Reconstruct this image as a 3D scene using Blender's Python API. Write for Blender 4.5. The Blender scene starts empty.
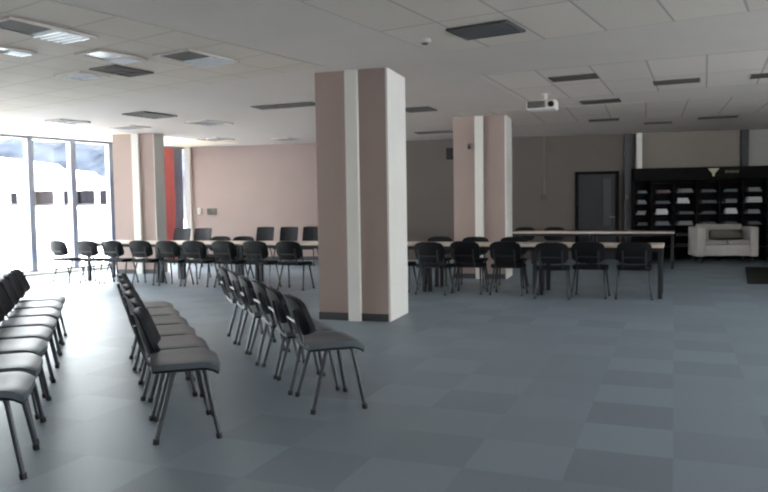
import bpy, bmesh, math, random
from mathutils import Vector, Matrix
random.seed(7)
S = bpy.context.scene
C = S.collection
sin, cos, rad, PI = math.sin, math.cos, math.radians, math.pi
EYE, FOC, ROOM = 1.35, 720.0, 2.92

# ------------------------------------------------------------------ camera (phone held at chest height, slight roll)
P, R = math.atan(40.5 / FOC), rad(.9)
FW = Vector((0, cos(P), -sin(P))); U0 = Vector((0, sin(P), cos(P))); X0 = Vector((1, 0, 0))
UP = U0 * cos(R) + X0 * sin(R); RT = X0 * cos(R) - U0 * sin(R)
cd = bpy.data.cameras.new('camera'); cam = bpy.data.objects.new('camera', cd); C.objects.link(cam)
cd.sensor_width = 36; cd.lens = FOC / 768 * 36; cd.clip_end = 400
M = Matrix.Identity(4)
for i in range(3): M[i][0], M[i][1], M[i][2] = RT[i], UP[i], -FW[i]
M[2][3] = EYE
cam.matrix_world = M
S.camera = cam
def ray(x, y): return FW + RT * ((x - 384) / FOC) - UP * ((y - 246) / FOC)
def at_z(x, y, z=0.0):                       # where a sight line meets a level plane of the room
    d = ray(x, y); t = (z - EYE) / d.z; return Vector((d.x * t, d.y * t, z))
def on_line(x, y, a, b):                      # where it meets the upright plane through a-b
    d = ray(x, y); n = Vector((b[1] - a[1], a[0] - b[0], 0))
    t = n.dot(Vector((a[0], a[1], 0))) / n.dot(Vector((d.x, d.y, 0)))
    return Vector((d.x * t, d.y * t, EYE + d.z * t))

# ------------------------------------------------------------------ materials
def srgb(r, g, b):
    f = lambda v: (v / 255 / 12.92) if v <= 10 else ((v / 255 + .055) / 1.055) ** 2.4
    return (f(r), f(g), f(b), 1)
def mat(name, col, rough=.6, metal=0, spec=.5, noise=0, scale=8, bump=0, bscale=60, sheen=0):
    m = bpy.data.materials.new(name); m.use_nodes = True
    nt = m.node_tree; b = nt.nodes['Principled BSDF']
    c = srgb(*col)
    b.inputs['Base Color'].default_value = c
    b.inputs['Roughness'].default_value = rough; b.inputs['Metallic'].default_value = metal
    b.inputs['Specular IOR Level'].default_value = spec
    if sheen: b.inputs['Sheen Weight'].default_value = sheen
    tc = nt.nodes.new('ShaderNodeTexCoord')
    if noise:
        n = nt.nodes.new('ShaderNodeTexNoise'); n.inputs['Scale'].default_value = scale; n.inputs['Detail'].default_value = 4
        nt.links.new(tc.outputs['Object'], n.inputs['Vector'])
        r = nt.nodes.new('ShaderNodeMapRange'); r.inputs['From Min'].default_value = .3; r.inputs['From Max'].default_value = .7
        r.inputs['To Min'].default_value = 1 - noise; r.inputs['To Max'].default_value = 1 + noise
        nt.links.new(n.outputs['Fac'], r.inputs['Value'])
        mx = nt.nodes.new('ShaderNodeVectorMath'); mx.operation = 'SCALE'; mx.inputs[0].default_value = c[:3]
        nt.links.new(r.outputs[0], mx.inputs['Scale']); nt.links.new(mx.outputs[0], b.inputs['Base Color'])
    if bump:
        n2 = nt.nodes.new('ShaderNodeTexNoise'); n2.inputs['Scale'].default_value = bscale
        nt.links.new(tc.outputs['Object'], n2.inputs['Vector'])
        bp = nt.nodes.new('ShaderNodeBump'); bp.inputs['Strength'].default_value = bump; bp.inputs['Distance'].default_value = .01
        nt.links.new(n2.outputs['Fac'], bp.inputs['Height']); nt.links.new(bp.outputs[0], b.inputs['Normal'])
    return m

def carpet():
    m = mat('carpet_tiles', (100, 110, 118), rough=.43, spec=.7)
    nt = m.node_tree; b = nt.nodes['Principled BSDF']; L = nt.links.new; N = nt.nodes.new
    tc = N('ShaderNodeTexCoord'); mp = N('ShaderNodeMapping')
    mp.inputs['Rotation'].default_value[2] = rad(22); mp.inputs['Scale'].default_value = (2, 2, 2)
    L(tc.outputs['Object'], mp.inputs['Vector'])
    fl = N('ShaderNodeVectorMath'); fl.operation = 'FLOOR'; L(mp.outputs[0], fl.inputs[0])
    wn = N('ShaderNodeTexWhiteNoise'); wn.noise_dimensions = '2D'; L(fl.outputs[0], wn.inputs['Vector'])
    ck = N('ShaderNodeTexChecker'); ck.inputs['Scale'].default_value = 1
    ck.inputs['Color1'].default_value = (1, 1, 1, 1); ck.inputs['Color2'].default_value = (0, 0, 0, 1)
    L(mp.outputs[0], ck.inputs['Vector'])
    big = N('ShaderNodeTexNoise'); big.inputs['Scale'].default_value = .55; L(tc.outputs['Object'], big.inputs['Vector'])
    fine = N('ShaderNodeTexNoise'); fine.inputs['Scale'].default_value = 210; L(tc.outputs['Object'], fine.inputs['Vector'])
    def ma(op, a, bv):
        n = N('ShaderNodeMath'); n.operation = op
        for i, v in enumerate((a, bv)):
            if isinstance(v, (int, float)): n.inputs[i].default_value = v
            else: L(v, n.inputs[i])
        return n.outputs[0]
    v = ma('ADD', ma('MULTIPLY', wn.outputs['Value'], .20), ma('MULTIPLY', ck.outputs['Fac'], .10))
    v = ma('ADD', v, ma('MULTIPLY', big.outputs['Fac'], .3))
    v = ma('ADD', v, ma('MULTIPLY', fine.outputs['Fac'], .12))
    v = ma('ADD', v, .64)
    sc = N('ShaderNodeVectorMath'); sc.operation = 'SCALE'; sc.inputs[0].default_value = srgb(125, 138, 148)[:3]
    L(v, sc.inputs['Scale']); L(sc.outputs[0], b.inputs['Base Color'])
    bp = N('ShaderNodeBump'); bp.inputs['Strength'].default_value = .12; bp.inputs['Distance'].default_value = .004
    L(fine.outputs['Fac'], bp.inputs['Height']); L(bp.outputs[0], b.inputs['Normal'])
    return m

def tiles(name, col, tx, ty, seam=.022, dark=.62):
    m = mat(name, col, rough=.85, spec=.2)
    nt = m.node_tree; b = nt.nodes['Principled BSDF']; L = nt.links.new; N = nt.nodes.new
    tc = N('ShaderNodeTexCoord'); sp = N('ShaderNodeSeparateXYZ'); L(tc.outputs['Object'], sp.inputs[0])
    def ma(op, a, bv):
        n = N('ShaderNodeMath'); n.operation = op
        for i, v in enumerate((a, bv)):
            if isinstance(v, (int, float)): n.inputs[i].default_value = v
            else: L(v, n.inputs[i])
        return n.outputs[0]
    fx, fy = ma('DIVIDE', sp.outputs['X'], tx), ma('DIVIDE', sp.outputs['Y'], ty)
    ex, ey = ma('FRACT', ma('ADD', fx, seam / tx / 2), 0), ma('FRACT', ma('ADD', fy, seam / ty / 2), 0)
    lx, ly = ma('LESS_THAN', ex, seam / tx), ma('LESS_THAN', ey, seam / ty)
    line = ma('MAXIMUM', lx, ly)
    cb = N('ShaderNodeCombineXYZ'); L(ma('FLOOR', fx, 0), cb.inputs[0]); L(ma('FLOOR', fy, 0), cb.inputs[1])
    wn = N('ShaderNodeTexWhiteNoise'); wn.noise_dimensions = '2D'; L(cb.outputs[0], wn.inputs['Vector'])
    base = ma('ADD', ma('MULTIPLY', wn.outputs['Value'], .07), .96)
    v = ma('MULTIPLY', base, ma('SUBTRACT', 1, ma('MULTIPLY', line, 1 - dark)))
    sc = N('ShaderNodeVectorMath'); sc.operation = 'SCALE'; sc.inputs[0].default_value = srgb(*col)[:3]
    L(v, sc.inputs['Scale']); L(sc.outputs[0], b.inputs['Base Color'])
    return m

def glass_mat():
    m = bpy.data.materials.new('window_glass'); m.use_nodes = True
    nt = m.node_tree; nt.nodes.clear()
    o = nt.nodes.new('ShaderNodeOutputMaterial'); t = nt.nodes.new('ShaderNodeBsdfTransparent'); g = nt.nodes.new('ShaderNodeBsdfGlossy')
    t.inputs['Color'].default_value = (.96, .98, .98, 1); g.inputs['Roughness'].default_value = .02
    x = nt.nodes.new('ShaderNodeMixShader'); x.inputs[0].default_value = .05
    nt.links.new(t.outputs[0], x.inputs[1]); nt.links.new(g.outputs[0], x.inputs[2]); nt.links.new(x.outputs[0], o.inputs[0])
    return m

K = dict(
    carpet=carpet(), plaster=mat('ceiling_plaster', (207, 196, 189), .9, spec=.2, noise=.02, scale=2),
    lit_cream=mat('ceiling_lit_cream', (244, 230, 208), .9, spec=.2),  # paler cream carries the window light on the ceiling
    tile_near=tiles('ceiling_tiles_near', (211, 199, 189), .58, 1.16),
    tile_right=tiles('ceiling_tiles_right', (214, 202, 194), .62, 1.24),
    tile_left=tiles('ceiling_tiles_left', (206, 193, 181), .6, .6, dark=.75),
    pink=mat('pink_wall_paint', (160, 142, 137), .75, spec=.3, noise=.03, scale=1.5),
    wallgrey=mat('grey_wall_paint', (99, 91, 86), .75, spec=.3, noise=.03, scale=1.5),
    wallpale=mat('pale_panel_paint', (142, 132, 123), .7, spec=.3, noise=.03, scale=1.5),
    wallplain=mat('plain_wall_paint', (190, 186, 180), .8, spec=.3, noise=.02),
    colpink=mat('column_pink_paint', (160, 141, 135), .7, spec=.3, noise=.03, scale=2),
    white=mat('white_paint', (232, 228, 222), .55, noise=.02, scale=3),
    base=mat('dark_skirting', (58, 58, 62), .5, noise=.05),
    mullion=mat('dark_aluminium', (122, 127, 142), .45, metal=.3, noise=.05),
    glass=glass_mat(),
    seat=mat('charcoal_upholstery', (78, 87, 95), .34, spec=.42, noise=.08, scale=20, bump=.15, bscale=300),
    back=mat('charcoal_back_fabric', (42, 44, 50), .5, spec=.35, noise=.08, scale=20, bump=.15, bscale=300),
    shell=mat('black_plastic_shell', (15, 15, 18), .55, spec=.2, noise=.05),
    frame=mat('dark_grey_tube', (64, 68, 74), .38, metal=.35, noise=.05),
    rubber=mat('black_rubber', (22, 22, 24), .7, noise=.05),
    black=mat('black_fabric', (15, 15, 19), .75, spec=.2, noise=.08, scale=20),
    tabletop=mat('pale_beech_laminate', (214, 198, 184), .4, noise=.04, scale=6),
    tleg=mat('black_table_metal', (30, 32, 38), .42, metal=.3, noise=.05),
    shelfblack=mat('black_shelf_board', (10, 8, 10), .7, spec=.15, noise=.1),
    shelfedge=mat('black_shelf_edge', (13, 11, 13), .7, spec=.15, noise=.1),
    sofa=mat('white_leather', (180, 173, 167), .45, noise=.03, scale=6),
    sofaseat=mat('grey_white_leather', (152, 145, 140), .5, noise=.03, scale=6),
    sofaback=mat('taupe_cushion', (108, 103, 92), .6, noise=.05, scale=6),
    dark=mat('dark_void', (92, 88, 84), .8, spec=.1, noise=.1),
    slot=mat('dark_slot', (100, 97, 93), .8, spec=.1, noise=.1),
    steel=mat('bright_louvre', (226, 228, 230), .3, metal=.6, noise=.03),
    greym=mat('grey_louvre', (132, 134, 138), .35, metal=.5, noise=.05),
    grille=mat('dark_grille', (58, 58, 60), .6, noise=.1),
    doordark=mat('dark_door_paint', (30, 30, 35), .5, noise=.08),
    doorglass=mat('dim_door_glass', (50, 50, 54), .3, noise=.05),
    blacktube=mat('black_tube', (26, 28, 33), .5, noise=.05),
    trunk=mat('dim_trunking', (110, 104, 95), .7, noise=.03),
    red=mat('red_fabric', (190, 104, 102), .8, noise=.06, scale=5),
    mat=mat('dark_olive_patch', (52, 56, 50), .9, spec=.1, noise=.2, scale=3, bump=.4, bscale=200),
    snow=mat('bright_paving', (236, 238, 240), .9, noise=.02),
    housewall=mat('white_render', (238, 238, 240), .9, noise=.01),
    houseroof=mat('pale_roof', (236, 238, 242), .8, noise=.02),
    housewin=mat('dark_window', (10, 10, 13), 1, spec=0, noise=.05),
    hill=mat('hazy_hill', (30, 34, 42), 1, spec=0, noise=.55, scale=.3),
    emblem=mat('emblem_ivory', (206, 196, 170), .5, noise=.05),
    letter=mat('dim_letters', (112, 106, 88), .6, noise=.05),
    lens=mat('lens_glass', (20, 22, 26), .1, noise=.02),
)
for nm, c in (('paper_white', (208, 208, 208)), ('paper_grey', (132, 134, 138)), ('paper_dim', (88, 92, 96)), ('paper_rose', (112, 92, 92)), ('paper_teal', (92, 110, 114))):
    K[nm] = mat(nm, c, .6, noise=.12, scale=30)

# ------------------------------------------------------------------ mesh helpers
class MB:
    def __init__(s): s.b = bmesh.new()
    def box(s, c, d, rot=None, bev=0, seg=2):
        r = bmesh.ops.create_cube(s.b, size=1); v = r['verts']
        bmesh.ops.scale(s.b, vec=d, verts=v)
        if bev:
            e = list({e for x in v for e in x.link_edges})
            o = bmesh.ops.bevel(s.b, geom=e, offset=bev, segments=seg, affect='EDGES', profile=.5)
            v = list({x for f in o['faces'] for x in f.verts} | {x for x in v if x.is_valid})
        if rot is not None: bmesh.ops.rotate(s.b, cent=(0, 0, 0), matrix=rot, verts=v)
        bmesh.ops.translate(s.b, vec=c, verts=v)
        return s
    def tube(s, pts, r, n=10, r2=None):
        pts = [Vector(p) for p in pts]; rings = []
        for i, p in enumerate(pts):
            a = pts[max(i - 1, 0)]; b = pts[min(i + 1, len(pts) - 1)]
            t = (b - a).normalized(); q = Vector((0, 0, 1)) if abs(t.z) < .9 else Vector((1, 0, 0))
            x = t.cross(q).normalized(); y = t.cross(x)
            k = r if r2 is None else r + (r2 - r) * i / (len(pts) - 1)
            rings.append([s.b.verts.new(p + x * k * cos(2 * PI * j / n) + y * k * sin(2 * PI * j / n)) for j in range(n)])
        for A, B in zip(rings, rings[1:]):
            for j in range(n): s.b.faces.new((A[j], A[(j + 1) % n], B[(j + 1) % n], B[j]))
        s.b.faces.new(rings[0][::-1]); s.b.faces.new(rings[-1]); return s
    def prism(s, poly, z0, z1):
        lo = [s.b.verts.new((x, y, z0)) for x, y in poly]; hi = [s.b.verts.new((x, y, z1)) for x, y in poly]
        n = len(poly); s.b.faces.new(lo[::-1]); s.b.faces.new(hi)
        for i in range(n): s.b.faces.new((lo[i], lo[(i + 1) % n], hi[(i + 1) % n], hi[i]))
        return s
    def sheet(s, fn, nu, nv, th):                # a curved pad: fn(u,v)->(point, normal), u,v in 0..1
        top = {}; bot = {}
        for i in range(nu + 1):
            for j in range(nv + 1):
                p, n = fn(i / nu, j / nv); p = Vector(p); n = Vector(n)
                top[i, j] = s.b.verts.new(p + n * th / 2); bot[i, j] = s.b.verts.new(p - n * th / 2)
        for i in range(nu):
            for j in range(nv):
                s.b.faces.new((top[i, j], top[i + 1, j], top[i + 1, j + 1], top[i, j + 1]))
                s.b.faces.new((bot[i, j + 1], bot[i + 1, j + 1], bot[i + 1, j], bot[i, j]))
        rim = [(i, 0) for i in range(nu)] + [(nu, j) for j in range(nv)] + [(i, nv) for i in range(nu, 0, -1)] + [(0, j) for j in range(nv, 0, -1)]
        for a, b in zip(rim, rim[1:] + rim[:1]): s.b.faces.new((top[a], bot[a], bot[b], top[b]))
        return s
    def build(s, name, m, parent=None, smooth=False, loc=None, rz=0):
        bmesh.ops.recalc_face_normals(s.b, faces=s.b.faces)
        me = bpy.data.meshes.new(name); s.b.to_mesh(me); s.b.free()
        me.materials.append(K[m])
        if smooth:
            for f in me.polygons: f.use_smooth = True
            try: me.set_sharp_from_angle(angle=rad(40))
            except Exception: pass
        o = bpy.data.objects.new(name, me); C.objects.link(o)
        if parent: o.parent = parent
        if loc is not None: o.location = loc
        o.rotation_euler.z = rz
        return o

def tag(o, label=None, cat=None, group=None, kind=None):
    if label: o['label'] = label
    if cat: o['category'] = cat
    if group: o['group'] = group
    if kind: o['kind'] = kind
    return o
def empty(name, loc=(0, 0, 0), rz=0, label=None, cat=None, group=None, kind=None):
    o = bpy.data.objects.new(name, None); C.objects.link(o); o.location = loc; o.rotation_euler.z = rz
    o.empty_display_size = .1
    return tag(o, label, cat, group, kind)
def kids(o): return [x for x in C.objects if x.parent == o]
def copy_tree(o, parent=None):
    c = o.copy(); C.objects.link(c); c.parent = parent
    for ch in kids(o): copy_tree(ch, c)
    return c

# ------------------------------------------------------------------ the setting
WALL_A = Vector((-5.1, 18.67, 0)); WDIR = Vector((cos(rad(10)), -sin(rad(10)), 0)); WALL_B = WALL_A + WDIR * 16.2
WIN_K = Vector((.54, .81, 0)); WIN_0 = Vector((-6.34, 16.81, 0))      # third mullion, spacing vector
LEFT_A = WIN_0 - WIN_K * 13
OUT = [(LEFT_A.x, LEFT_A.y), (WALL_A.x, WALL_A.y), (WALL_B.x, WALL_B.y), (8.6, -3.4), (-12.6, -3.4)]
MB().prism(OUT[::-1], -.12, 0).build('floor', 'carpet')['kind'] = 'structure'
MB().prism(OUT[::-1], ROOM, ROOM + .2).build('ceiling', 'plaster')['kind'] = 'structure'

def wall(name, a, b, m, z0=0, z1=ROOM + .02, th=.16, side=1):
    a, b = Vector(a).to_3d(), Vector(b).to_3d(); d = b - a; L = d.length
    w = MB().box((L / 2, side * th / 2, (z0 + z1) / 2), (L, th, z1 - z0))
    return tag(w.build(name, m, loc=(a.x, a.y, 0), rz=math.atan2(d.y, d.x)), kind='structure')
def wall_pt(x, y=190): return on_line(x, y, WALL_A, WALL_B)
SPLIT = wall_pt(365); SPLIT.z = 0
wall('wall_back_left', WALL_A, SPLIT, 'pink'); wall('wall_back_right', SPLIT, WALL_B, 'wallgrey')
wall('wall_left', LEFT_A, (-12.6, -3.4, 0), 'wallplain', side=-1)
wall('wall_rear', (-12.6, -3.4, 0), (8.6, -3.4, 0), 'wallplain', side=-1)
# right wall with a long window band out of frame
RB, RA = Vector((8.6, -3.4, 0)), WALL_B.copy()
rv = (RA - RB); RL = rv.length; rv.normalize()
wr = MB().box((RL / 2, -.08, .4), (RL, .16, .8)).box((RL / 2, -.08, 2.76), (RL, .16, .32)).box((1.75, -.08, 1.7), (3.5, .16, 1.8)).box((11 + (RL - 11) / 2, -.08, 1.7), (RL - 11, .16, 1.8))
tag(wr.build('wall_right', 'wallplain', loc=RB, rz=math.atan2(rv.y, rv.x)), kind='structure')
w_ = empty('window_20', RB, math.atan2(rv.y, rv.x), kind='structure')
f_ = MB()
for k in range(5): f_.box((3.53 + k * 1.86, -.08, 1.7), (.06, .08, 1.8))
f_.box((7.25, -.08, .83), (7.5, .08, .06)).box((7.25, -.08, 2.57), (7.5, .08, .06))
f_.build('window_frame', 'mullion', w_)
MB().box((7.25, -.08, 1.7), (7.4, .008, 1.7)).build('pane', 'glass', w_)

# window wall on the left: one glazed bay after another
wang = math.atan2(WIN_K.y, WIN_K.x); WS = WIN_K.length
n = 1
for k in range(2, -14, -1):
    a = WIN_0 + WIN_K * (k - 1) if k > -13 else None
    if a is None: break
    w = empty('window_%d' % n, a, wang, kind='structure'); n += 1
    f = MB().box((WS, 0, ROOM / 2), (.13 if k != 2 else .27, .14, ROOM)).box((WS / 2, 0, .05), (WS, .12, .1)).box((WS / 2, 0, ROOM - .03), (WS, .12, .06))
    f.build('window_frame', 'mullion', w)
    MB().box((WS / 2, 0, ROOM / 2), (WS - .13, .008, ROOM - .16)).build('pane', 'glass', w)
a = WIN_0 + WIN_K * 2
w = empty('window_%d' % n, a, wang, kind='structure'); L_ = (WALL_A - a).length
MB().box((L_ / 2, 0, .05), (L_, .12, .1)).box((L_ / 2, 0, ROOM - .03), (L_, .12, .06)).build('window_frame', 'mullion', w)
MB().box((L_ / 2, 0, ROOM / 2), (L_, .008, ROOM - .16)).build('pane', 'glass', w)
# pale floor strip / sill along the glazing and ceiling strip above it, window brightness painted in as cream
inn = Vector((WIN_K.y, -WIN_K.x, 0)).normalized()
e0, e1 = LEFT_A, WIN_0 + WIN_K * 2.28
MB().prism([tuple((p)[:2]) for p in (e0 + inn * .08, e1 + inn * .08, e1 + inn * .22, e0 + inn * .22)], 0, .06).build('baseboard_left', 'white')['kind'] = 'structure'

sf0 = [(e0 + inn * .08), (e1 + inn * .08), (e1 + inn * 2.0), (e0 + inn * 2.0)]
MB().prism([tuple(p[:2]) for p in sf0], ROOM - .003, ROOM).build('ceiling_lit_strip', 'lit_cream')['kind'] = 'structure'
# skirting on the back walls, white corner trim
def along(a, L, off, z0, z1, th, name, m, s0=0):
    ang = math.atan2(WDIR.y, WDIR.x)
    return tag(MB().box((s0 + L / 2, -off - th / 2, (z0 + z1) / 2), (L, th, z1 - z0)).build(name, m, loc=a, rz=ang), kind='structure')
def s_of(x): return (wall_pt(x) - WALL_A).to_2d().length
along(WALL_A, s_of(365), 0, 0, .1, .015, 'baseboard_back', 'base', 0.2)
along(WALL_A, .14, 0, 0, ROOM, .1, 'trim_1', 'white', s_of(187) if s_of(187) > .02 else .02)
along(WALL_A, s_of(630.8) - s_of(624), 0, 0, ROOM, .12, 'trim_2', 'base', s_of(624))
along(WALL_A, s_of(641) - s_of(635.5), 0, 2.10, ROOM, .14, 'trim_3', 'white', s_of(635.5))
along(WALL_A, s_of(739) - s_of(642), 0, 2.10, ROOM, .03, 'trim_4', 'wallpale', s_of(642))
along(WALL_A, s_of(747) - s_of(740), 0, 2.10, ROOM, .1, 'trim_5', 'base', s_of(740))
along(WALL_A, 2.4, 0, 2.10, ROOM, .03, 'trim_6', 'wallplain', s_of(747.5))

# columns: pink shaft, white centre strip, white return, dark skirting
def column(fl, fr, ang, depth, strip, label):
    """fl, fr: front corners on the floor."""
    w = (fr - fl).length
    c = empty('column', fl, -rad(ang), label, 'column', kind='structure')
    MB().box((w / 2, depth / 2, ROOM / 2), (w, depth, ROOM)).build('shaft', 'colpink', c)
    MB().box((w * strip, -.03, ROOM / 2), (.15, .06, ROOM), bev=.004).build('centre_strip', 'white', c)
    MB().box((w + .012, depth / 2, ROOM / 2), (.024, depth + .012, ROOM)).build('side_panel', 'white' if depth > .6 else 'wallplain', c)
    a = w * strip - .075
    MB().box((a / 2, -.008, .045), (a, .016, .09)).box(((a + .15 + w) / 2, -.008, .045), (w - a - .15, .016, .09)).build('skirting', 'base', c)
    return c
def from_top(x, y): p = at_z(x, y, ROOM); p.z = 0; return p
c1 = Vector((-.785, 8.58, 0)); T19 = Vector((cos(rad(18)), -sin(rad(18)), 0))
column(c1, c1 + T19 * .872, 18, .72, .535, 'pink square column with white centre strip in the middle of the room')
c2 = from_top(453, 117.5); column(c2, c2 + T19 * .93, 18, .72, .51, 'pink square column behind the long front table, with a speaker')
c3 = from_top(112, 134.5); column(c3, c3 + Vector((cos(rad(8)), -sin(rad(8)), 0)) * .9, 8, .45, .58, 'pink column beside the left window wall')

# ceiling tile fields
def field(name, org, ang, poly, m, z=ROOM):
    """poly in the field's own axes, x along the tile rows."""
    o = MB().prism(poly, -.003, 0).build(name, m, loc=(org.x, org.y, z), rz=rad(ang))
    return tag(o, kind='structure')
CN = at_z(437, 53.5, ROOM)
field('ceiling_near_tiles', CN, -31, [(0, -9), (6.5, -9), (6.5, 0), (.25, 0), (0, -.35)], 'tile_near')
C2 = at_z(646, 60, ROOM)
field('ceiling_right_tiles', C2, -24, [(-1.95, 0), (5.8, 0), (5.8, 2.5), (-1.95, 2.5)], 'tile_right')
field('ceiling_far_tiles', C2, -20, [(-3.1, 3.6), (4.2, 3.6), (4.2, 5.9), (-3.1, 5.9)], 'tile_right')
CL = at_z(117, 16, ROOM)
field('ceiling_left_tiles', CL, -34, [(-7, -5.5), (0, -5.5), (0, 2.7), (-7, 2.7)], 'tile_left')

# door in the back wall
ang = math.atan2(WDIR.y, WDIR.x)
sd0, sd1 = s_of(575), s_of(618.5); dw = sd1 - sd0
d = empty('door_1', WALL_A + WDIR * sd0, ang, kind='structure')
MB().box((.035, -.05, 1.03), (.07, .1, 2.06)).box((dw - .035, -.05, 1.03), (.07, .1, 2.06)).box((dw / 2, -.05, 2.03), (dw, .1, .07)).build('door_frame', 'shelfblack', d)
lf = MB().box((dw / 2, -.03, 1.0), (dw - .14, .045, 1.99), bev=.004).build('door_leaf', 'doordark', d)
MB().box((dw * .74, -.056, 1.35), (.16, .008, 1.1)).build('door_glass', 'doorglass', lf)
MB().tube([(dw * .9, -.05, 1.0), (dw * .9, -.1, 1.0), (dw * .78, -.1, 1.0)], .011).build('door_handle', 'greym', lf, True)

# ------------------------------------------------------------------ outside
MB().prism([(-90, -40), (12, 20.6), (60, 140), (-140, 140)], -.35, -.15).build('ground', 'snow')['kind'] = 'structure'
def house(x0, x1, Y, wallz, ridge, rise, wins, label, hyaw=0):
    """x0,x1: metres on the plane y=Y, gable end facing the room."""
    h = empty('white_house', (x0, Y, -.15), hyaw, label, 'house', 'houses outside the window')
    w = x1 - x0; b = MB().b
    b = MB(); pts = [(0, 0), (w, 0), (w, wallz), (ridge * w, rise), (0, wallz)]
    f0 = [b.b.verts.new((x, 0, z)) for x, z in pts]; f1 = [b.b.verts.new((x, 8, z)) for x, z in pts]
    b.b.faces.new(f0); b.b.faces.new(f1[::-1])
    for i in range(5): b.b.faces.new((f0[i], f0[(i + 1) % 5], f1[(i + 1) % 5], f1[i]))
    b.build('wall', 'housewall', h)
    r = MB()
    for a, c in (((-.04, wallz - .02), (ridge * w, rise + .08)), ((ridge * w, rise + .08), (w + .04, wallz - .02))):
        q = [r.b.verts.new(p) for p in ((a[0], -.4, a[1]), (c[0], -.4, c[1]), (c[0], 8.4, c[1]), (a[0], 8.4, a[1]))]
        t = [r.b.verts.new((v.co.x, v.co.y, v.co.z + .16)) for v in q]
        r.b.faces.new(q[::-1]); r.b.faces.new(t)
        for i in range(4): r.b.faces.new((q[i], q[(i + 1) % 4], t[(i + 1) % 4], t[i]))
    r.build('roof', 'houseroof', h)
    for (x, z, ww, hh) in wins:
        g = MB().box((x, -.03, z), (ww, .08, hh)).box((x, -.06, z - hh / 2 - .06), (ww + .2, .14, .08)).build('window', 'housewin', h)
    return h
def out_x(px, Y): return (px - 384) / FOC * Y
def out_z(py, Y): return EYE + (210.5 - py) / FOC * Y + .15
Y = 44.0
def win(px, x0, y0=190.5, y1=204, w=1.1): return (out_x(px, Y) - x0, (out_z(y0, Y) + out_z(y1, Y)) / 2, w, out_z(y0, Y) - out_z(y1, Y))
x0 = out_x(-22, Y); house(x0, out_x(26, Y), Y, out_z(181, Y), .45, out_z(160, Y), [win(16, x0, 192, 203, .4)], 'white gabled house seen through the leftmost window pane')
x0 = out_x(28, Y); house(x0, out_x(60, Y), Y, out_z(184, Y), .45, out_z(170, Y), [win(36, x0, w=.85), win(43.5, x0, w=.6), win(51, x0, w=.55)], 'white gabled house with three dark windows, seen through the second pane')
x0 = out_x(64, Y); house(x0, out_x(128, Y), Y + .5, out_z(184.5, Y), .5, out_z(181, Y), [win(66.5, x0, w=.5), win(75, x0, w=.5), win(81, x0, w=.45), win(89, x0, w=.5), win(104, x0, w=.7), win(111, x0, w=.6)], 'long low white house with small dark windows, seen beside the left column')
hb = MB(); rows = []
for i in range(60):
    u = i / 59; X = -95 + 95 * u
    rows.append([(X, 92 + 6 * sin(u * 9), -.3), (X, 96, 6 + 1.2 * sin(u * 21)), (X, 104, 10.6 + 1.4 * sin(u * 13 + 1) + .7 * sin(u * 47)), (X, 125, 11.5 + 1.0 * sin(u * 8))])
vs = [[hb.b.verts.new(p) for p in r] for r in rows]
for A, B in zip(vs, vs[1:]):
    for j in range(3): hb.b.faces.new((A[j], B[j], B[j + 1], A[j + 1]))
hb.build('hills', 'hill', smooth=True)['kind'] = 'structure'

# ------------------------------------------------------------------ chairs
def make_chair(name, seatm='seat', backm='back', top=.755, squared=False, fm='frame'):
    r = empty(name)
    w, d = .46, .40
    def seat(u, v):
        x = (u - .5) * w; y = (v - .5) * d
        k = .5 * ((abs(u - .5) * 2) ** 6 + (abs(v - .5) * 2) ** 6)
        x *= 1 - .05 * (abs(v - .5) * 2) ** 5; y *= 1 - .05 * (abs(u - .5) * 2) ** 5
        z = .448 - .014 * k - .030 * max(0, (v - .72) / .28) ** 2 - .006 * math.cos((u - .5) * PI)
        return (x, y, z), (0, 0, 1)
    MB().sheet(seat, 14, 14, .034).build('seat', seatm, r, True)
    def pan(u, v):
        p, n_ = seat(u, v); return (p[0] * .97, p[1] * .97, p[2] - .024), n_
    MB().sheet(pan, 10, 10, .012).build('seat_shell', 'shell', r, True)
    bh = top - .50
    def backf(u, v, off=0):
        a = (u - .5) * 2; zz = (v - .5) * 2
        corner = (.10 if not squared else .03)
        x = a * (w / 2) * (1 - corner * abs(zz) ** 4 * (1 if zz > 0 else 1.3))
        z = .50 + bh * v - (.035 if not squared else .008) * abs(a) ** 4 * (1 if zz > 0 else -1) * abs(zz)
        y = -.195 - .075 * v + .045 * a * a + off
        return (x, y, z), (0, .97, .22)
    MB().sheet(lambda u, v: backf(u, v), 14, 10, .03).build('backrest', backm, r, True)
    MB().sheet(lambda u, v: ((lambda q: ((q[0][0] * .985, q[0][1] - .020, q[0][2]), q[1]))(backf(u, v))), 12, 8, .012).build('back_shell', 'shell', r, True)
    for sx in (-1, 1):
        x0, x1 = sx * .195, sx * .235
        l = MB().tube([(x0, .10, .418), (x0 + sx * .004, .112, .385), (x1, .178, .012)], .0155, r2=.013).build('leg', fm, r, True)
        MB().tube([(x1 - sx * .001, .175, .03), (x1, .179, 0)], .018).build('foot_cap', 'rubber', l, True)
        l = MB().tube([(x0, -.06, .418), (x0 + sx * .004, -.075, .385), (x1, -.178, .012)], .0155, r2=.013).build('leg', fm, r, True)
        MB().tube([(x1 - sx * .001, -.175, .03), (x1, -.179, 0)], .018).build('foot_cap', 'rubber', l, True)
    f = MB()
    for sx in (-1, 1):
        f.tube([(sx * .195, .17, .412), (sx * .195, -.16, .412)], .012)
    f.tube([(-.195, .07, .41), (.195, .07, .41)], .011).tube([(-.195, -.05, .41), (.195, -.05, .41)], .011)
    f.build('seat_frame', fm, r, True)
    f = MB()
    for sx in (-1, 1):
        f.tube([(sx * .15, -.12, .412), (sx * .15, -.185, .425), (sx * .15, -.215, .47), (sx * .15, -.245, .56), (sx * .15, -.275, .68)], .012)
    f.tube([(-.15, -.253, .59), (.15, -.253, .59)], .01)
    f.build('back_frame', fm, r, True)
    return r
proto = {}
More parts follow.
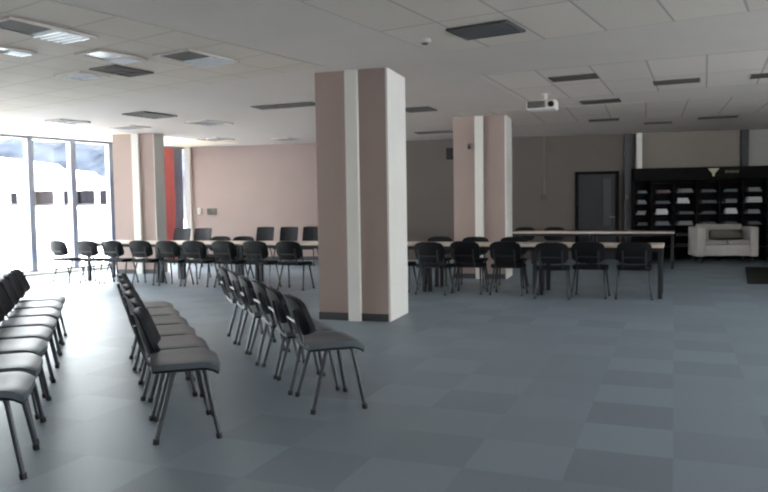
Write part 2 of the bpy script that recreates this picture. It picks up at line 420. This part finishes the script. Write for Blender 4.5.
def chair(kind, loc, rz, label, group, tilt=0):
    if kind not in proto:
        o = {'stack': lambda: make_chair('stacking_chair'),
             'table': lambda: make_chair('meeting_chair', 'black', 'black', .80, fm='blacktube'),
             'tall': lambda: make_chair('high_backed_chair', 'black', 'black', .88, True, 'blacktube')}[kind]()
        proto[kind] = o
    else: o = copy_tree(proto[kind])
    o.location = loc; o.rotation_euler.z = rz
    return tag(o, label, 'chair', group)

ORD = ['nearest the camera', 'second from the camera', 'third from the camera', 'fourth from the camera', 'fifth from the camera', 'sixth from the camera', 'seventh from the camera', 'farthest from the camera']
def row(front0, front1, n, yaw, rowname, group):
    """front0/front1: floor middle of the first and last chair; chairs face right."""
    for i in range(n):
        p = front0.lerp(front1, i / (n - 1))
        j = random.uniform(-1, 1)
        which = ORD[i] if i < n - 1 else 'farthest from the camera'
        chair('stack', (p.x + .01 * j, p.y, 0), rad(yaw - 90 + 2.5 * j), 'dark grey stacking chair in the %s row of loose chairs, %s' % (rowname, which), group)
# chair +y faces right of frame: rotation -90+yaw
row(Vector((-.385, 4.90, 0)), Vector((-1.40, 7.35, 0)), 6, 20, 'right-hand', 'right-hand row of loose chairs')
row(Vector((-1.215, 4.34, 0)), Vector((-2.19, 6.72, 0)), 6, 19, 'middle', 'middle row of loose chairs')
row(Vector((-2.08, 3.73, 0)), Vector((-3.54, 7.42, 0)), 8, 19, 'left-hand', 'left-hand row of loose chairs')

# ------------------------------------------------------------------ long front table: units end to end
TA = rad(-22.3); TD = Vector((cos(TA), sin(TA), 0)); TN = Vector((-TD.y, TD.x, 0))   # TN points away from the camera
def make_table(w, d):
    t = empty('folding_table')
    MB().box((w / 2, d / 2, .725), (w - .006, d, .032), bev=.004).build('tabletop', 'tabletop', t)
    MB().box((w / 2, .05, .68), (w - .12, .03, .055)).box((w / 2, d - .05, .68), (w - .12, .03, .055)).box((.05, d / 2, .68), (.03, d - .1, .055)).box((w - .05, d / 2, .68), (.03, d - .1, .055)).build('apron', 'tleg', t)
    for x in (.045, w - .045):
        for y in (.045, d - .045):
            MB().box((x, y, .355), (.06, .06, .71), bev=.004).build('leg', 'tleg', t)
    return t
NE = Vector((3.83, 9.84, 0))                       # near right corner of the front table
left_end = on_line(104, 260, NE, NE - TD)
LT = (NE - left_end).to_2d().length; NT = 6; tw = 1.72
TLAB = ['pale topped black legged table at the right end of the long front row', 'pale topped table second from the right end of the front row', 'pale topped table just right of the middle column in the front row',
        'pale topped table just left of the middle column in the front row', 'pale topped table second from the left end of the front row', 'pale topped table at the left end of the long front row, by the windows']
t0 = make_table(tw, .72)
for i in range(NT):
    t = t0 if i == 0 else copy_tree(t0)
    t.location = NE - TD * tw * (i + 1); t.rotation_euler.z = TA
    tag(t, TLAB[i], 'table', 'tables of the long front row')
def leg_clear(p, off):                          # pull a chair out where a table leg would stand in its seat
    s_ = (p - NE).dot(-TD) % tw; s_ = min(s_, tw - s_)
    return off if s_ > .30 or (p - NE).dot(-TD) < 0 or (p - NE).dot(-TD) > NT * tw + .3 else -.21
def by_table(px, off): p = on_line(px, 245, NE + TN * off, NE - TD + TN * off); p.z = 0; return p
right_names = ['at the right end of the front table', 'second from the right end of the front table', 'third from the right end of the front table', 'fourth from the right end of the front table', 'fifth from the right end of the front table', 'sixth from the right end of the front table', 'half hidden by the middle column']
for i, px in enumerate((634, 590.5, 553, 508.5, 469, 434, 399)):
    p = by_table(px, .02); p = by_table(px, leg_clear(p, .02))
    chair('table', p, TA + rad(random.uniform(-4, 4)), 'black meeting chair with back to camera, ' + right_names[i], 'near side chairs of the front table')
lefts = (68, 96, 120, 148, 175, 201, 231, 262, 295)
left_names = ['leftmost of all, before bright windows', 'second from left end, before bright windows', 'third from left end, under left column', 'fourth from left end', 'fifth from left end, below red curtain', 'sixth from left end, under wall switch', 'third one left of the middle column', 'second one left of the middle column', 'next to the left edge of the middle column']
for i, px in enumerate(lefts):
    p = by_table(px, -.21)
    chair('table', p, TA + rad(random.uniform(-2.5, 2.5)) + (rad(-10) if i == 0 else 0), 'black chair with back to camera, ' + left_names[i], 'near side chairs of the front table')
# far side of the front table, facing the camera
for px, nm in ((436, 'first right of the middle column'), (472, 'below the second column, left one'), (511, 'below the second column, right one'), (237, 'fourth one left of the middle column'), (214, 'fifth one left of the middle column')):
    p = by_table(px, .96)
    chair('table', p, TA + PI, 'black chair facing us across the front table, ' + nm, 'far side chairs of the front table')
for px, nm in ((261, 'leftmost of three'), (285, 'middle one of three'), (308, 'rightmost of three'), (177, 'left one by the red curtain'), (198, 'right one by the red curtain')):
    p = by_table(px, 4.1 if px > 220 else 3.4)
    chair('tall' if px > 220 else 'tall', p, TA + PI, 'high-backed black chair by the pink back wall, ' + nm, 'high-backed chairs by the pink wall')

# second table row
NE2 = Vector((5.72, 14.15, 0)); tw2 = 1.62
for i, nm in enumerate(('right one, in front of the dark display shelf', 'left one, in front of the grey wall')):
    t = copy_tree(t0); t.location = NE2 - TD * tw2 * (i + 1); t.rotation_euler.z = TA
    t.scale.x = tw2 / tw
    tag(t, 'pale topped table of the back row, ' + nm, 'table', 'tables of the back row')
for px, nm in ((523, 'just right of the second column'), (553, 'between the second column and the dark door')):
    p = on_line(px, 235, NE2 + TN * .95, NE2 - TD + TN * .95); p.z = 0
    chair('table', p, TA + PI, 'black chair behind the back table row, ' + nm, 'chairs behind the back table row')

# ------------------------------------------------------------------ display shelf on the back wall
sx0 = s_of(631.2); SW = 4.7; SH = 2.10; SD = .29
sh = empty('display_shelf', WALL_A + WDIR * sx0 - Vector((-WDIR.y, WDIR.x, 0)) * (.012 + SD), ang, 'tall black display shelf of open compartments along the back wall', 'shelf')
# local: x along wall, y from front (0) to wall (SD)
MB().box((SW / 2, SD - .01, SH / 2), (SW, .02, SH)).build('back_panel', 'shelfblack', sh)
MB().box((SW / 2, .01, SH - .14), (SW, .03, .28)).box((SW / 2, SD / 2, SH - .01), (SW, SD, .02)).build('header', 'shelfblack', sh)
zs = [.03] + [.30 + .245 * i for i in range(7)]
xs = [.0, .40] + [.40 + .485 * i for i in range(1, 10)]
for z in zs: MB().box((SW / 2, SD / 2, z), (SW - .04, SD - .02, .02)).build('shelf', 'shelfedge', sh)
for x in xs: 
    if x < SW: MB().box((max(x, .012), SD / 2, (SH - .27) / 2), (.024, SD, SH - .27)).build('divider', 'shelfedge', sh)
MB().box((SW - .012, SD / 2, SH / 2), (.024, SD, SH)).build('side_panel', 'shelfblack', sh)
lx = (wall_pt(712) - WALL_A).to_2d().length - sx0 - .05
b = MB(); pts = [(-.12, .085), (.12, .085), (.07, .02), (.03, -.02), (.02, -.09), (-.02, -.09), (-.03, -.02), (-.07, .02)]
fa = [b.b.verts.new((lx + x, -.012, SH - .12 + z)) for x, z in pts]; fb = [b.b.verts.new((lx + x, -.004, SH - .12 + z)) for x, z in pts]
b.b.faces.new(fa); b.b.faces.new(fb[::-1])
for i in range(8): b.b.faces.new((fa[i], fb[i], fb[(i + 1) % 8], fa[(i + 1) % 8]))
b.build('emblem', 'emblem', sh)
b = MB()
for i in range(7): b.box((lx + .26 + i * .042, -.009, SH - .115), (.026, .008, .05 if i % 3 else .065))
b.build('lettering', 'letter', sh)
# booklets in the compartments
bright = {(0, 0): 'paper_teal', (0, 1): 'paper_rose', (0, 2): 'paper_grey', (0, 3): 'paper_dim', (0, 4): 'paper_teal', (0, 5): 'paper_grey',
          (1, 0): 'paper_grey', (1, 1): 'paper_dim', (1, 2): 'paper_white', (1, 3): 'paper_dim', (1, 4): 'paper_grey', (1, 5): 'paper_white',
          (2, 0): 'paper_grey', (2, 1): 'paper_white', (2, 2): 'paper_dim', (2, 3): 'paper_dim', (2, 4): 'paper_white', (2, 5): 'paper_grey',
          (3, 0): 'paper_dim', (3, 1): 'paper_grey', (3, 2): 'paper_grey', (3, 3): 'paper_dim', (3, 4): 'paper_dim', (3, 5): 'paper_dim',
          (4, 2): 'paper_dim', (5, 2): 'paper_dim'}
rn = ['top', 'second', 'third', 'fourth', 'fifth', 'sixth']; cn = ['first', 'second', 'third', 'fourth', 'fifth', 'sixth']
word = {'paper_white': 'white', 'paper_grey': 'grey', 'paper_dim': 'dim grey', 'paper_rose': 'brownish', 'paper_teal': 'blue-grey'}
inv = sh.matrix_basis
for (ri, ci), m in bright.items():
    cx = (xs[ci] + xs[ci + 1]) / 2 + random.uniform(-.03, .03); zz = zs[7 - 1 - ri] + .01
    wv = random.uniform(.24, .36) if ci else .2
    loc = inv @ Vector((cx, .13, zz))
    hv = {'paper_white': .125, 'paper_grey': .09}.get(m, .065)
    o = empty('booklet_pile', loc, ang + rad(random.uniform(-6, 6)), '%s booklets on the display shelf, %s tier, %s compartment from the left' % (word[m], rn[ri], cn[ci]), 'booklets', 'booklets on the display shelf')
    k = 3
    for q in range(k):
        MB().box((random.uniform(-.015, .015), random.uniform(-.01, .01), hv / k * (q + .5)), (wv * (1 - .08 * q), .2, hv / k * .94), rot=Matrix.Rotation(rad(random.uniform(-5, 5)), 3, 'Z'), bev=.002).build('booklet', m, o)

# ------------------------------------------------------------------ white sofa
sl = at_z(690, 259.5); sr_ = at_z(757.5, 258.5)
sf = empty('sofa', Vector((6.74, 15.46, 0)), rad(-7), 'small white two-seat sofa in front of the black display shelf', 'sofa')
Wf = 1.26
MB().box((Wf / 2, .36, .27), (Wf - .3, .66, .24), bev=.02, seg=3).build('base', 'sofa', sf, True)
for x in (.09, Wf - .09): MB().box((x, .35, .455), (.17, .70, .63), bev=.03, seg=4).build('armrest', 'sofa', sf, True)
MB().box((Wf / 2, .62, .485), (Wf - .3, .16, .69), bev=.04, seg=4).build('backrest', 'sofaseat', sf, True)
for x in (Wf / 2 - 0.232, Wf / 2 + 0.232):
    MB().box((x, .28, .44), (.455, .52, .12), bev=.04, seg=4).build('seat_cushion', 'sofaseat', sf, True)
MB().box((Wf / 2 + .12, .5, .60), (.7, .08, .2), bev=.035, seg=3).build('back_cushion', 'sofaback', sf, True)
for x in (.1, Wf - .1):
    for y in (.06, .64): MB().tube([(x, y, .16), (x, y, 0)], .025, r2=.018).build('leg', 'tleg', sf, True)

# dark olive patch on the floor at the right edge
mt = MB().prism([(5.82, 11.5), (7.22, 14.35), (9.0, 13.7), (7.5, 10.9)], 0, .012)
tag(mt.build('dark_floor_patch', 'mat'), 'dark olive patch on the carpet at the right edge', 'mat')

# ------------------------------------------------------------------ things on walls, columns, ceiling
# red curtain by the glazing
cu = MB(); a = WIN_0 + WIN_K * 1.42 + inn * .16; L = WS * .36; wdir = WIN_K.normalized()
pts = [(L * i / 40, .028 * sin(i / 40 * 2 * PI * 6)) for i in range(41)]
lo = [cu.b.verts.new((x, y, .03)) for x, y in pts]; hi = [cu.b.verts.new((x, y, 2.86)) for x, y in pts]
for i in range(40): cu.b.faces.new((lo[i], lo[i + 1], hi[i + 1], hi[i]))
ct = empty('curtain', (a.x, a.y, 0), wang, 'narrow red curtain hanging beside the left column', 'curtain')
cu.build('fabric', 'red', ct, True)
MB().tube([(-.05, 0, 2.875), (L + .05, 0, 2.875)], .014).build('rail', 'greym', ct, True)

def wall_thing(name, px, py, label, cat, off=0):
    p = on_line(px, py, WALL_A - Vector((-WDIR.y, WDIR.x, 0)) * off, WALL_B - Vector((-WDIR.y, WDIR.x, 0)) * off)
    return empty(name, p, ang, label, cat)
t = wall_thing('wall_socket', 212, 211.5, 'dark double switch plate low on the pink back wall', 'switch')
MB().box((0, -.012, 0), (.26, .024, .16), bev=.006).build('plate', 'slot', t); MB().box((-.065, -.03, 0), (.09, .014, .1), bev=.004).box((.065, -.03, .0), (.09, .014, .1), bev=.004).build('rocker', 'dark', t)
t = wall_thing('junction_box', 200, 211, 'small white box on the pink back wall', 'box')
MB().box((0, -.02, 0), (.1, .04, .16), bev=.006).build('body', 'white', t); MB().box((0, -.042, 0), (.07, .006, .12), bev=.002).build('lid', 'wallplain', t)
p1 = on_line(544.5, 136, WALL_A, WALL_B); p2 = on_line(544.5, 196, WALL_A, WALL_B)
t = empty('cable_conduit', (p2.x, p2.y, p2.z), ang, 'thin pale cable trunking running down the grey back wall', 'conduit')
MB().box((0, -.012, (p1.z - p2.z) / 2), (.05, .024, p1.z - p2.z - .05), bev=.003).build('trunking', 'trunk', t)
MB().box((-.02, -.025, -.03), (.1, .05, .12), bev=.006).build('outlet', 'dark', t)
t = wall_thing('wall_switch', 626.5, 197, 'small dark switch beside the display shelf', 'switch', .12)
MB().box((0, -.012, 0), (.09, .024, .12), bev=.004).build('plate', 'dark', t); MB().box((0, -.028, .0), (.045, .012, .07), bev=.003).build('rocker', 'slot', t)

# speaker and sensor on the second column
q = c2 - T19 * .10 + Vector((T19.y, -T19.x, 0)) * -.0
d_ = ray(451, 153.5); zsp = EYE + d_.z * (c2.y / d_.y)
t = empty('wall_speaker', (c2.x, c2.y + .02, zsp), -rad(18), 'small black speaker fixed to the left edge of the second column', 'speaker')
MB().box((-.075, .06, 0), (.11, .15, .20), bev=.012).build('cabinet', 'shelfblack', t); MB().box((-.075, -.018, 0), (.085, .012, .17), bev=.004).build('grille', 'rubber', t); MB().box((-.012, .06, 0), (.026, .05, .06)).build('bracket', 'tleg', t)
zs2 = EYE + ray(472, 147).z * (c2.y / ray(472, 147).y)
t = empty('wall_sensor', c2 + T19 * .30 + Vector((0, 0, zs2)), -rad(18), 'tiny dark sensor high on the front of the second column', 'sensor')
MB().box((0, -.025, 0), (.06, .05, .10), bev=.012).build('body', 'slot', t); MB().tube([(0, -.045, -.01), (0, -.06, -.02)], .018).build('eye', 'lens', t, True)

# ceiling projector
pp = on_line(546, 105, (0, 11.3), (1, 11.3 - .35))
t = empty('projector', (pp.x, pp.y, ROOM - .17), rad(-20), 'ceiling projector with white front beside the second column', 'projector')
MB().box((-.05, 0, .0), (.42, .3, .13), bev=.02).build('body', 'white', t)
MB().box((-.12, -.153, .005), (.25, .012, .1), bev=.003).build('vent_panel', 'dark', t)
MB().tube([(.09, -.14, 0), (.09, -.19, 0)], .042, 16).build('lens', 'lens', t, True)
MB().tube([(0, 0, .06), (0, 0, .17)], .022).build('mount_pole', 'white', t, True)
MB().tube([(0, 0, .155), (0, 0, .172)], .07, 16).build('ceiling_plate', 'white', t, True)

ZC = ROOM - .003
def slot(px0, px1, y, label, dep=.2, angd=-24, w=None, z=None):
    """dark slot diffuser let into the ceiling between two sight lines."""
    a, b2 = at_z(px0, y + .06 * (px1 - px0) / 2, ROOM), at_z(px1, y - .06 * (px1 - px0) / 2, ROOM)
    c = (a + b2) / 2; L = (b2 - a).length if w is None else w
    t = empty('slot_diffuser', (c.x, c.y, ZC), rad(angd), label, 'air diffuser', 'slot diffusers in the ceiling')
    MB().box((0, 0, -.004), (L - .03, dep - .03, .006)).build('slot_opening', 'dark', t)
    f = MB()
    for sx in (-1, 1): f.box((sx * (L / 2 - .01), 0, -.006), (.02, dep, .016))
    for sy in (-1, 1): f.box((0, sy * (dep / 2 - .01), -.006), (L, .02, .016))
    f.build('frame', 'slot', t)
    v = MB(); 
    v.box((0, 0, -.009), (L - .04, .012, .006)).build('vane', 'slot', t)
    return t
slot(550, 598, 77, 'dark slot diffuser in the ceiling, above and right of the projector', .34)
slot(653.5, 700, 81, 'dark slot diffuser in the ceiling above the display shelf, nearer one', .32)
slot(751, 800, 74, 'dark slot diffuser in the ceiling cut by the right edge', .32)
slot(581, 620, 101, 'dark slot diffuser in the ceiling right of the projector, below the longer one', .36)
slot(589, 619, 119.5, 'faint slot diffuser in the far ceiling above the dark door', .34, -20)
slot(644, 672, 122.5, 'faint slot diffuser in the far ceiling above the white pipe', .34, -20)
slot(698, 738, 117, 'faint slot diffuser in the far ceiling above the sofa', .3, -20)
slot(255, 318, 105.2, 'long dark slot diffuser running behind the middle column top', .34, -22)
slot(404, 433, 109, 'dark slot diffuser just right of the middle column top', .5, -22)
slot(417, 452, 132, 'dark slot diffuser between middle and second column tops', .4, -20)

def luminaire(px, y, wpx, hpx, label, style):
    """square recessed ceiling light, off; louvre mirror shows bright or dark."""
    c = at_z(px, y, ROOM)
    t = empty('ceiling_light', (c.x, c.y, ZC), rad(-30), label, 'ceiling light', 'recessed ceiling lights on the left')
    w = wpx * c.y / FOC
    d = w if hpx is None else hpx
    f = MB()
    for sx in (-1, 1): f.box((sx * (w / 2 - .015), 0, -.008), (.03, d, .02))
    for sy in (-1, 1): f.box((0, sy * (d / 2 - .015), -.008), (w, .03, .02))
    f.build('frame', 'plaster' if style != 'dark' else 'dark', t)
    if style in ('split', 'silver'):
        MB().box((0, -d * .22, -.003), (w - .05, d * .5, .006)).build('open_half', 'slot' if style == 'split' else 'greym', t)
        l = MB()
        for i in range(5): l.box((0, d * (.08 + .085 * i), -.012), (w - .06, .012, .03), rot=None)
        l.box((0, d * .25, -.003), (w - .05, d * .46, .006)).build('louvre', 'steel', t)
    else:
        MB().box((0, 0, -.003), (w - .05, d - .05, .006)).build('backing', 'dark' if style == 'dark' else 'slot', t)
        l = MB()
        for i in range(4): l.box((0, d * (-.3 + .2 * i), -.01), (w - .06, .012, .018))
        l.build('louvre', 'greym' if style != 'dark' else 'slot', t)
    return t
luminaire(40, 30, 50, .85, 'large recessed ceiling light at the upper left with a silver louvre', 'split')
luminaire(112, 56, 36, .6, 'silver-grey recessed ceiling light above the left column', 'silver')
luminaire(122, 70, 36, .55, 'open dark ceiling recess above the left column', 'dark')
luminaire(197, 57.5, 48, .75, 'recessed ceiling light with bright louvre, left of the middle column top', 'split')
luminaire(82, 75, 40, .4, 'shallow grey recessed ceiling light left of the dark recess', 'grey')
luminaire(6, 49, 24, .5, 'recessed ceiling light cut by the left edge of the picture', 'silver')
luminaire(68, 121, 24, .6, 'grey ceiling light just above the window tops', 'grey')
luminaire(150, 114.5, 32, .7, 'dark ceiling light above and right of the left column top', 'dark')
luminaire(130, 127, 30, .5, 'pale grey ceiling light just above the left column top', 'grey')
luminaire(209, 122.5, 30, .7, 'grey ceiling light above the far left end of the back wall', 'grey')
luminaire(216, 139, 26, .6, 'faint grey ceiling light close to the pink back wall', 'grey')
luminaire(286, 139, 22, .5, 'faint grey ceiling light near the pink back wall, beside the middle column', 'grey')

# egg-crate return grille
c = at_z(486, 29, ROOM)
t = empty('vent_grille', (c.x, c.y, ZC), rad(-31), 'black egg-crate vent grille in the near ceiling tiles', 'vent')
w, d = .58, .46
MB().box((0, 0, -.003), (w - .03, d - .03, .006)).build('backing', 'dark', t)
g = MB()
for i in range(15): g.box((-w / 2 + .03 + i * (w - .06) / 14, 0, -.012), (.006, d - .03, .014))
for i in range(11): g.box((0, -d / 2 + .03 + i * (d - .06) / 10, -.012), (w - .03, .006, .014))
g.build('grid', 'greym', t)
f = MB()
for sx in (-1, 1): f.box((sx * (w / 2 - .01), 0, -.01), (.02, d, .02))
for sy in (-1, 1): f.box((0, sy * (d / 2 - .01), -.01), (w, .02, .02))
f.build('frame', 'grille', t)
# smoke detector
c = at_z(425, 39, ROOM)
t = empty('smoke_detector', (c.x, c.y, ZC), 0, 'small round smoke detector beside the black vent grille', 'smoke detector')
MB().tube([(0, 0, 0), (0, 0, -.02), (0, 0, -.035)], .055, 20).build('base', 'wallplain', t, True); MB().tube([(0, 0, -.03), (0, 0, -.05)], .035, 16, r2=.025).build('sensor_cap', 'slot', t, True)

# ------------------------------------------------------------------ light
W = bpy.data.worlds.new('overcast'); S.world = W; W.use_nodes = True
nt = W.node_tree; bg = nt.nodes['Background']
tc = nt.nodes.new('ShaderNodeTexCoord'); sp = nt.nodes.new('ShaderNodeSeparateXYZ'); rp = nt.nodes.new('ShaderNodeValToRGB')
nt.links.new(tc.outputs['Generated'], sp.inputs[0]); nt.links.new(sp.outputs['Z'], rp.inputs[0]); nt.links.new(rp.outputs[0], bg.inputs['Color'])
rp.color_ramp.elements[0].position = 0; rp.color_ramp.elements[0].color = (.86, .88, .9, 1)
rp.color_ramp.elements[1].position = .6; rp.color_ramp.elements[1].color = (.9, .95, 1, 1)
bg.inputs['Strength'].default_value = 21
def area(name, loc, to, sx, sy, power, col=(1, 1, 1)):
    l = bpy.data.lights.new(name, 'AREA'); l.shape = 'RECTANGLE'; l.size = sx; l.size_y = sy; l.energy = power; l.color = col
    o = bpy.data.objects.new(name, l); C.objects.link(o); o.location = loc
    o.rotation_euler = (Vector(to) - Vector(loc)).to_track_quat('-Z', 'Y').to_euler(); return o
area('fill_behind', (1.5, -2.9, 1.8), (1.5, 6, 1.2), 9, 1.8, 40, (1, .98, .96))  # unseen soft fill lamp added behind the camera

sl_ = bpy.data.lights.new('fill_sun', 'SUN'); sl_.energy = 110; sl_.color = (1, .93, .80); sl_.angle = rad(6)  # added to brighten the ground outside, so its bounce lifts the ceiling
so = bpy.data.objects.new('fill_sun', sl_); C.objects.link(so); so.location = (2, -20, 30)
so.rotation_euler = Vector((.18, .80, -.80)).to_track_quat('-Z', 'Y').to_euler()
S.view_settings.view_transform = 'Standard'
S.view_settings.look = 'None'
S.view_settings.exposure = .2
S.cycles.use_denoising = True
S.cycles.max_bounces = 8; S.cycles.diffuse_bounces = 5; S.cycles.transparent_max_bounces = 16
S.cycles.sample_clamp_indirect = 6
S.cycles.filter_width = 2.2
